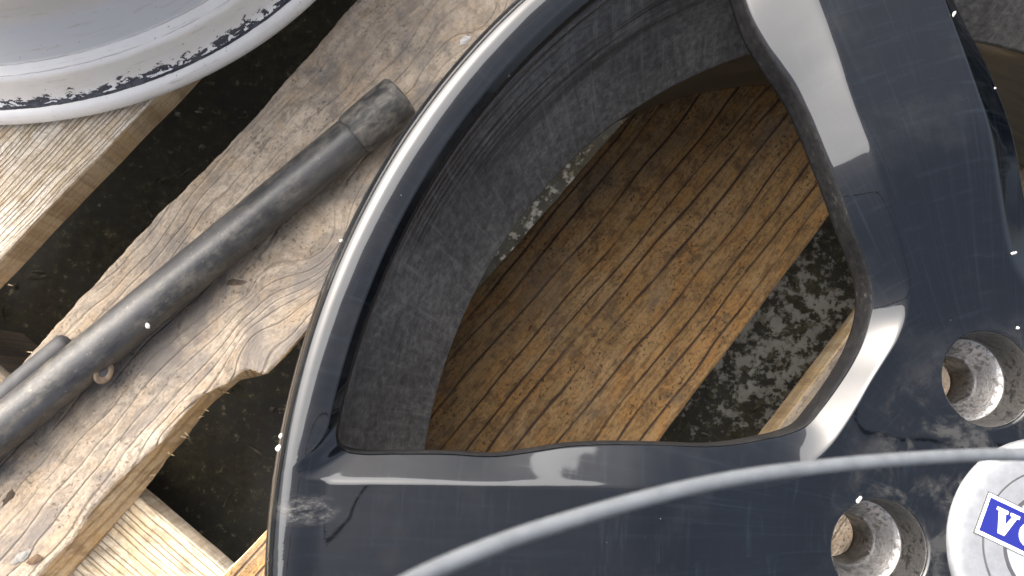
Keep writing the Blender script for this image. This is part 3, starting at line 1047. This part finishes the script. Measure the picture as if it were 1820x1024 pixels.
prism('emblem_line', [rect(-0.0250, 0.0250, -0.0066, 0.0066)], ZT - 0.0002, ZT + 0.00034, M['outline'], BAR_A)
prism('badge_border', [rect(-0.0247, 0.0247, -0.0063, 0.0063)], ZT, ZT + 0.00040, M['white'], BAR_A)
prism('badge_bar', [rect(-0.0238, 0.0238, -0.0053, 0.0053)], ZT, ZT + 0.00046, M['blue'], BAR_A)


def ell(cx, rx, ry, n=32):
    return [(cx + rx * math.cos(2 * PI * k / n), ry * math.sin(2 * PI * k / n)) for k in range(n)]


LH = 0.0036


def letter_v(cx):
    w_, b = 0.0037, 0.0009
    return [[(cx - w_, LH), (cx - w_, LH - b), (cx - w_ * 0.80, LH - b), (cx - 0.0010, -LH), (cx + 0.0010, -LH), (cx + w_ * 0.80, LH - b), (cx + w_, LH - b), (cx + w_, LH),
             (cx + 0.0008, LH), (cx + 0.0008, LH - b), (cx + 0.0016, LH - b), (cx + 0.0003, -LH * 0.25), (cx - 0.0008, LH - b), (cx - 0.0001, LH - b), (cx - 0.0001, LH)]]


def letter_l(cx):
    w_, b = 0.0031, 0.0009
    return [[(cx - w_, -LH), (cx + w_, -LH), (cx + w_, -LH + 0.0026), (cx + w_ - 0.0009, -LH + 0.0026), (cx + w_ - 0.0014, -LH + b), (cx + 0.0002, -LH + b),
             (cx + 0.0002, LH - b), (cx + 0.0012, LH - b), (cx + 0.0012, LH), (cx - w_, LH), (cx - w_, LH - b), (cx - 0.0019, LH - b), (cx - 0.0019, -LH + b), (cx - w_, -LH + b)]]


for ch, x in (('V', -0.0172), ('O', -0.0086), ('L', 0.0), ('V', 0.0086), ('O', 0.0172)):
    pl = letter_v(x) if ch == 'V' else letter_l(x) if ch == 'L' else [(ell(x, 0.0036, LH + 0.0002), ell(x, 0.0014, LH - 0.0010))]
    prism('letter', [q[::-1] if not isinstance(q, tuple) and ch == 'V' and False else q for q in pl], ZT, ZT + 0.00070, M['white'], BAR_A)

# paint chips and stuck bits on the face
M['chip'] = mat_plain('pale_chip', (0.36, 0.35, 0.335), rough=0.6, var=0.4, scale=700)


def blob(name, p, rx, ry, ang, mat, parent, root, h=0.00025, n=14, sd=0, jag=0.32):
    V = [(0, 0, h)]
    for kk, (f, hh) in enumerate(((0.55, h * 0.9), (1.0, -0.0001))):
        for k in range(n):
            a = 2 * PI * k / n
            q = 1 + jag * noise.noise((math.cos(a) * 1.6, math.sin(a) * 1.6, sd * 3.7 + 0.2))
            x, y = rx * f * q * math.cos(a), ry * f * q * math.sin(a)
            V.append((x * math.cos(ang) - y * math.sin(ang), x * math.sin(ang) + y * math.cos(ang), hh))
    Fc = [(0, 1 + k, 1 + (k + 1) % n) for k in range(n)]
    Fc += [(1 + k, 1 + n + k, 1 + n + (k + 1) % n, 1 + (k + 1) % n) for k in range(n)]
    o = link(name, mesh_from(name, V, Fc), mat, parent)
    o.location = (p[0] - root[0], p[1] - root[1], p[2] - root[2])
    return o


def face_point(px, py):
    z = -0.003
    for _ in range(6):
        p = P(px, py, z)
        z = float(zf(np.hypot(*(p[:2] - WC))))
    return P(px, py, z)


for px, py, rx, ry, an, h_, mt, sd_ in knot_bark_bits:
    q_ = pallet.matrix_basis.inverted() @ Vector(P(px, py, DECK_Z + 0.0009))
    blob('knot_bark_chip', q_, rx, ry, an - rad(UDEG), mat_plain('knot_bark_bit', mt, rough=0.85, var=0.5, bump=0.6, scale=500), pallet, (0, 0, 0), h=h_, n=11, sd=60 + sd_, jag=0.8)
for i, (px, py, rx, ry, a) in enumerate(((497, 797, 0.0014, 0.0011, 0), (500, 775, 0.0011, 0.0009, 0.5), (1527, 888, 0.0017, 0.0009, 0.9), (1802, 450, 0.0014, 0.0006, 0.3),
                                         (1809, 583, 0.0009, 0.0006, 0), (1696, 25, 0.0015, 0.0005, 1.1), (606, 428, 0.0007, 0.0006, 0), (1769, 157, 0.0005, 0.0004, 0))):
    blob('paint_chip', face_point(px, py) + np.array([0, 0, 0.00005]), rx * 0.8, ry * 0.8, a, M['chip'], wheel, (WC[0], WC[1], WZ0), sd=i)

# ------------------------------------------------------------------ the silver wheel (inner flange down)
SW = np.array([-0.2360, 0.3615])
M['silver'] = mat_silver()
sw = thing('alloy_wheel', 'silver wheel with flaking dark ring lying flange down on the pale board', 'wheel', (SW[0], SW[1], DECK_Z))
prof = smooth_prof([(0.2150, -0.1985), (0.2200, -0.1994), (0.2226, -0.1978), (0.2238, -0.1945), (0.2237, -0.1912), (0.2224, -0.1880), (0.2204, -0.1866), (0.2185, -0.1863),
                    (0.2168, -0.1858), (0.2152, -0.1830), (0.2140, -0.1780), (0.2132, -0.1720), (0.2126, -0.1680), (0.2112, -0.1662), (0.2090, -0.1655),
                    (0.2055, -0.1640), (0.1990, -0.1610), (0.1930, -0.1580), (0.1900, -0.1545), (0.1885, -0.1480), (0.1882, -0.1250), (0.1900, -0.1050), (0.1950, -0.0900), (0.2010, -0.0800)], 5)
prof += [(0.1980, -0.0790), (0.1850, -0.1000), (0.1840, -0.1500), (0.1900, -0.1640), (0.2080, -0.1720), (0.2110, -0.1900)]
V, Fc = lathe(prof, 420, closed=True)
link('barrel', mesh_from('barrel', off(V, (0, 0, -DECK_Z)), Fc), M['silver'], sw)
# closed disc and outer flange at the top of it
top = smooth_prof([(0.2010, -0.0795), (0.2060, -0.0740), (0.2080, -0.0640), (0.2110, -0.0600), (0.2200, -0.0590), (0.2235, -0.0565), (0.2236, -0.0520), (0.2210, -0.0500), (0.2140, -0.0510), (0.2080, -0.0600), (0.1990, -0.0780)], 4)
V, Fc = lathe(top, 300, closed=True)
link('outer_flange', mesh_from('outer_flange', off(V, (0, 0, -DECK_Z)), Fc), M['silver'], sw)
V, Fc = lathe([(0.1975, -0.0800), (0.12, -0.0950), (0.04, -0.1000), (0.0005, -0.1000), (0.0005, -0.1080), (0.12, -0.1030), (0.1955, -0.0860)], 120, closed=True)
link('wheel_disc', mesh_from('wheel_disc', off(V, (0, 0, -DECK_Z)), Fc), M['silver'], sw)

# ------------------------------------------------------------------ the tube tool on board B
M['tube'] = mat_tube()
M['socket'] = mat_socket()
M['rust'] = mat_plain('rusty_brown_steel', (0.12, 0.085, 0.055), rough=0.7, var=0.5, bump=0.4, scale=500)
RS, RT = 0.0123, 0.0108
pe = P(722, 190, DECK_Z + RS)          # open end of the socket
pn = P(628, 243, DECK_Z + RS)          # neck
pa = P(9, 757, DECK_Z + RT + 0.0008)
pe = pn + (P(712, 172, DECK_Z + RS) - pn)
ax = (pe - pa)
ax[2] = 0
ln_ax = np.linalg.norm(ax)
ax /= ln_ax
ang_t = math.atan2(ax[1], ax[0])
tube = thing('socket_tube', 'dusty black steel tube with socket end lying across the torn weathered board', 'tube', (pn[0], pn[1], DECK_Z), ang_t)
zs = RS
L_SOCK = float(np.linalg.norm((pe - pn)[:2]))
L_TUBE = 0.62


def along(name, stations, mat, seg=48, zfun=lambda x: RS + 0.0003, closed=False):
    V, Fc = [], []
    for x, r in stations:
        for k in range(seg):
            a = 2 * PI * k / seg
            V.append((x, r * math.cos(a), zfun(x) + r * math.sin(a)))
    n = len(stations)
    for i in range(n if closed else n - 1):
        j = (i + 1) % n
        for k in range(seg):
            k2 = (k + 1) % seg
            Fc.append((i * seg + k, i * seg + k2, j * seg + k2, j * seg + k))
    if not closed:
        Fc.append(tuple(range(seg)))
        Fc.append(tuple((n - 1) * seg + k for k in range(seg - 1, -1, -1)))
    me = mesh_from(name, V, Fc)
    bm = bmesh.new()
    bm.from_mesh(me)
    bmesh.ops.recalc_face_normals(bm, faces=bm.faces)
    bm.to_mesh(me)
    bm.free()
    return link(name, me, mat, tube)


ztube = lambda x: RS + 0.0003 + min(0, x) * 0.004
along('shaft', [(-L_TUBE, RT - 0.002), (-L_TUBE + 0.001, RT)] + [(-L_TUBE + 0.001 + (L_TUBE - 0.001) * k / 40, RT) for k in range(1, 40)] + [(-0.002, RT), (0.002, RT - 0.001)], M['tube'], zfun=ztube)
along('socket', [(-0.0005, RT - 0.0004), (0.0, RS - 0.0014), (0.0016, RS - 0.0006), (0.004, RS - 0.0003), (L_SOCK * 0.5, RS), (L_SOCK - 0.004, RS), (L_SOCK - 0.0012, RS - 0.0001), (L_SOCK, RS - 0.001),
                 (L_SOCK - 0.0004, RS - 0.0032), (L_SOCK - 0.014, RS - 0.0038), (L_SOCK - 0.0145, 0.0005), (0.0, 0.0005)], M['socket'], closed=True)
inv_t = (Matrix.Translation(Vector((pn[0], pn[1], DECK_Z))) @ Matrix.Rotation(ang_t, 4, 'Z')).inverted()
# small rusty eye on the side of the shaft
e1 = Vector(P(184, 661, DECK_Z + 0.0140))
el = inv_t @ e1
dv = (Vector((0.35, -0.55, 1.0))).normalized()
ring_v, ring_f = lathe(smooth_prof([(0.0018, -0.004), (0.0016, 0.0004), (0.0021, 0.0011), (0.0033, 0.0012), (0.0038, 0.0002), (0.0036, -0.006)], 3), 28)
qt = dv.to_track_quat('Z', 'X')
stretch = Matrix.Diagonal((1.15, 1.6, 1.0))
ring_v = [qt @ (stretch @ Vector(v)) + el for v in ring_v]
link('eyelet', mesh_from('eyelet', ring_v, ring_f), M['rust'], tube)
shade_disc_v, shade_disc_f = lathe([(0.0020, 0.0006), (0.0001, 0.0006)], 20)  # dark disc closes the eye, its colour standing for the shade inside
link('eyelet_shade_disc', mesh_from('eyelet_shade_disc', [qt @ (stretch @ Vector(v)) + el for v in shade_disc_v], shade_disc_f), M['outline'], tube)
# thin rod beside the shaft
r0, r1 = P(124, 603, DECK_Z + 0.0055), P(-120, 808, DECK_Z + 0.0055)
pth, rr_ = [], []
for k in range(30):
    t = k / 29
    pth.append(inv_t @ Vector(r0 + (r1 - r0) * (t ** 1.5)))
    rr_.append(0.0052 * math.sqrt(max(0.02, min(1.0, 1 - (1 - min(1, t ** 1.5 * 22)) ** 2))))
V, Fc = sweep(pth, rr_, 20)
link('side_rod', mesh_from('side_rod', V, Fc), mat_plain('dull_black_rod', (0.045, 0.045, 0.047), rough=0.65, var=0.4, scale=200), tube)
o = blob('paint_fleck', P(262, 579, DECK_Z + 2 * RT + 0.0006), 0.0010, 0.0016, 0.4, M['chip'], None, (0, 0, 0), sd=41)
tag(o, 'tiny white fleck stuck on the black tube', 'fleck')
o = blob('paint_flake', P(826, 72, DECK_Z + 0.0008), 0.0034, 0.0020, 0.7, M['chip'], None, (0, 0, 0), h=0.0006, sd=43)
tag(o, 'small white flake on the weathered board beside the black rim', 'flake')

# ------------------------------------------------------------------ cable bowed over the wheel
M['cable'] = mat_plain('grey_cable_sheath', (0.095, 0.105, 0.115), rough=0.5, var=0.25, scale=420)
ctl = [tuple(P(*q_)) for q_ in ((-900, 2300, -0.197), (-760, 2260, -0.10), (-560, 2150, 0.02), (-300, 1930, 0.10), (0, 1650, 0.150), (260, 1400, 0.168), (480, 1208, 0.164), (640, 1088, 0.154))]
for px, py, z in ((760, 1019, 0.148), (900, 961, 0.143), (1020, 922, 0.139), (1139, 888, 0.135), (1242, 863, 0.131), (1344, 844, 0.127), (1447, 831, 0.123), (1556, 820, 0.119), (1692, 811, 0.114), (1830, 808, 0.109)):
    ctl.append(tuple(P(px, py, z)))
p = ctl[-1]
ctl += [(p[0] + 0.04, p[1] - 0.001, 0.104), (p[0] + 0.12, p[1] - 0.008, 0.088), (p[0] + 0.20, p[1] - 0.020, 0.062), (p[0] + 0.27, p[1] - 0.036, 0.045), (p[0] + 0.325, p[1] - 0.052, 0.018), (p[0] + 0.352, p[1] - 0.062, -0.05), (p[0] + 0.365, p[1] - 0.070, -0.197)]
cpts = []
q = [np.array(c) for c in ctl]
for i in range(len(q) - 1):
    p0, p1, p2, p3 = q[max(i - 1, 0)], q[i], q[i + 1], q[min(i + 2, len(q) - 1)]
    for s in range(10):
        t = s / 10
        cpts.append(0.5 * ((2 * p1) + (p2 - p0) * t + (2 * p0 - 5 * p1 + 4 * p2 - p3) * t * t + (3 * p1 - p0 - 3 * p2 + p3) * t ** 3))
cpts.append(q[-1])
V, Fc = sweep(cpts, 0.00098, 20)
cab = link('cable', mesh_from('cable', V, Fc), M['cable'])
tag(cab, 'thin light grey cable arching across the black wheel above its cap', 'cable')

# ------------------------------------------------------------------ litter on the ground
bm = bmesh.new()
rng = random.Random(3)
for i in range(620):
    if i < 230:
        px, py = rng.uniform(-100, 640), rng.uniform(-60, 1080)
    else:
        px, py = rng.uniform(1150, 1620), rng.uniform(300, 860)
    p = P(px, py, GROUND_Z)
    sz = rng.uniform(0.0008, 0.0036) * (1.1 if i >= 230 else 0.8)
    n = rng.randint(5, 8)
    a0 = rng.uniform(0, 6.28)
    el_ = rng.uniform(0.35, 1.0)
    vs = [bm.verts.new((p[0] + sz * math.cos(a0 + 2 * PI * k / n) * rng.uniform(0.5, 1.2),
                        p[1] + sz * el_ * math.sin(a0 + 2 * PI * k / n) * rng.uniform(0.5, 1.2),
                        GROUND_Z + 0.0012 + rng.uniform(0, 0.0012))) for k in range(n)]
    c_ = bm.verts.new((p[0], p[1], GROUND_Z + 0.0024))
    for k in range(n):
        bm.faces.new((vs[k], vs[(k + 1) % n], c_))
for i in range(70):
    px, py = (rng.uniform(-60, 640), rng.uniform(-60, 1060)) if i < 50 else (rng.uniform(1170, 1560), rng.uniform(380, 800))
    p = P(px, py, GROUND_Z)
    a0, ln, wd = rng.uniform(0, 6.28), rng.uniform(0.004, 0.013), rng.uniform(0.0005, 0.0012)
    dx, dy = math.cos(a0), math.sin(a0)
    z0 = GROUND_Z + 0.002
    q4 = [bm.verts.new((p[0] + sx * dx * ln - sy * dy * wd, p[1] + sx * dy * ln + sy * dx * wd, z0 + 0.0015 * (sx > 0))) for sx, sy in ((-0.5, -1), (0.5, -0.6), (0.5, 0.6), (-0.5, 1))]
    q5 = bm.verts.new((p[0], p[1], z0 + 0.0022))
    for k in range(4):
        bm.faces.new((q4[k], q4[(k + 1) % 4], q5))
me = bpy.data.meshes.new('ground_litter')
bm.to_mesh(me)
bm.free()


def mat_litter():
    t = NT('pale_litter_flakes')
    n = t.noise(t.scale(t.obj, 60), 1.0, 2, 0.5)
    c = t.ramp(n, [(0.38, (0.04, 0.038, 0.022)), (0.5, (0.075, 0.070, 0.045)), (0.62, (0.14, 0.13, 0.10)), (0.78, (0.28, 0.27, 0.24))])
    return t.set(base=c, rough=0.85, spec=0.2)


lit = link('ground_litter', me, mat_litter())
lit['kind'] = 'stuff'
lit['label'] = 'pale flakes and bits of litter on the dark ground below the pallet'
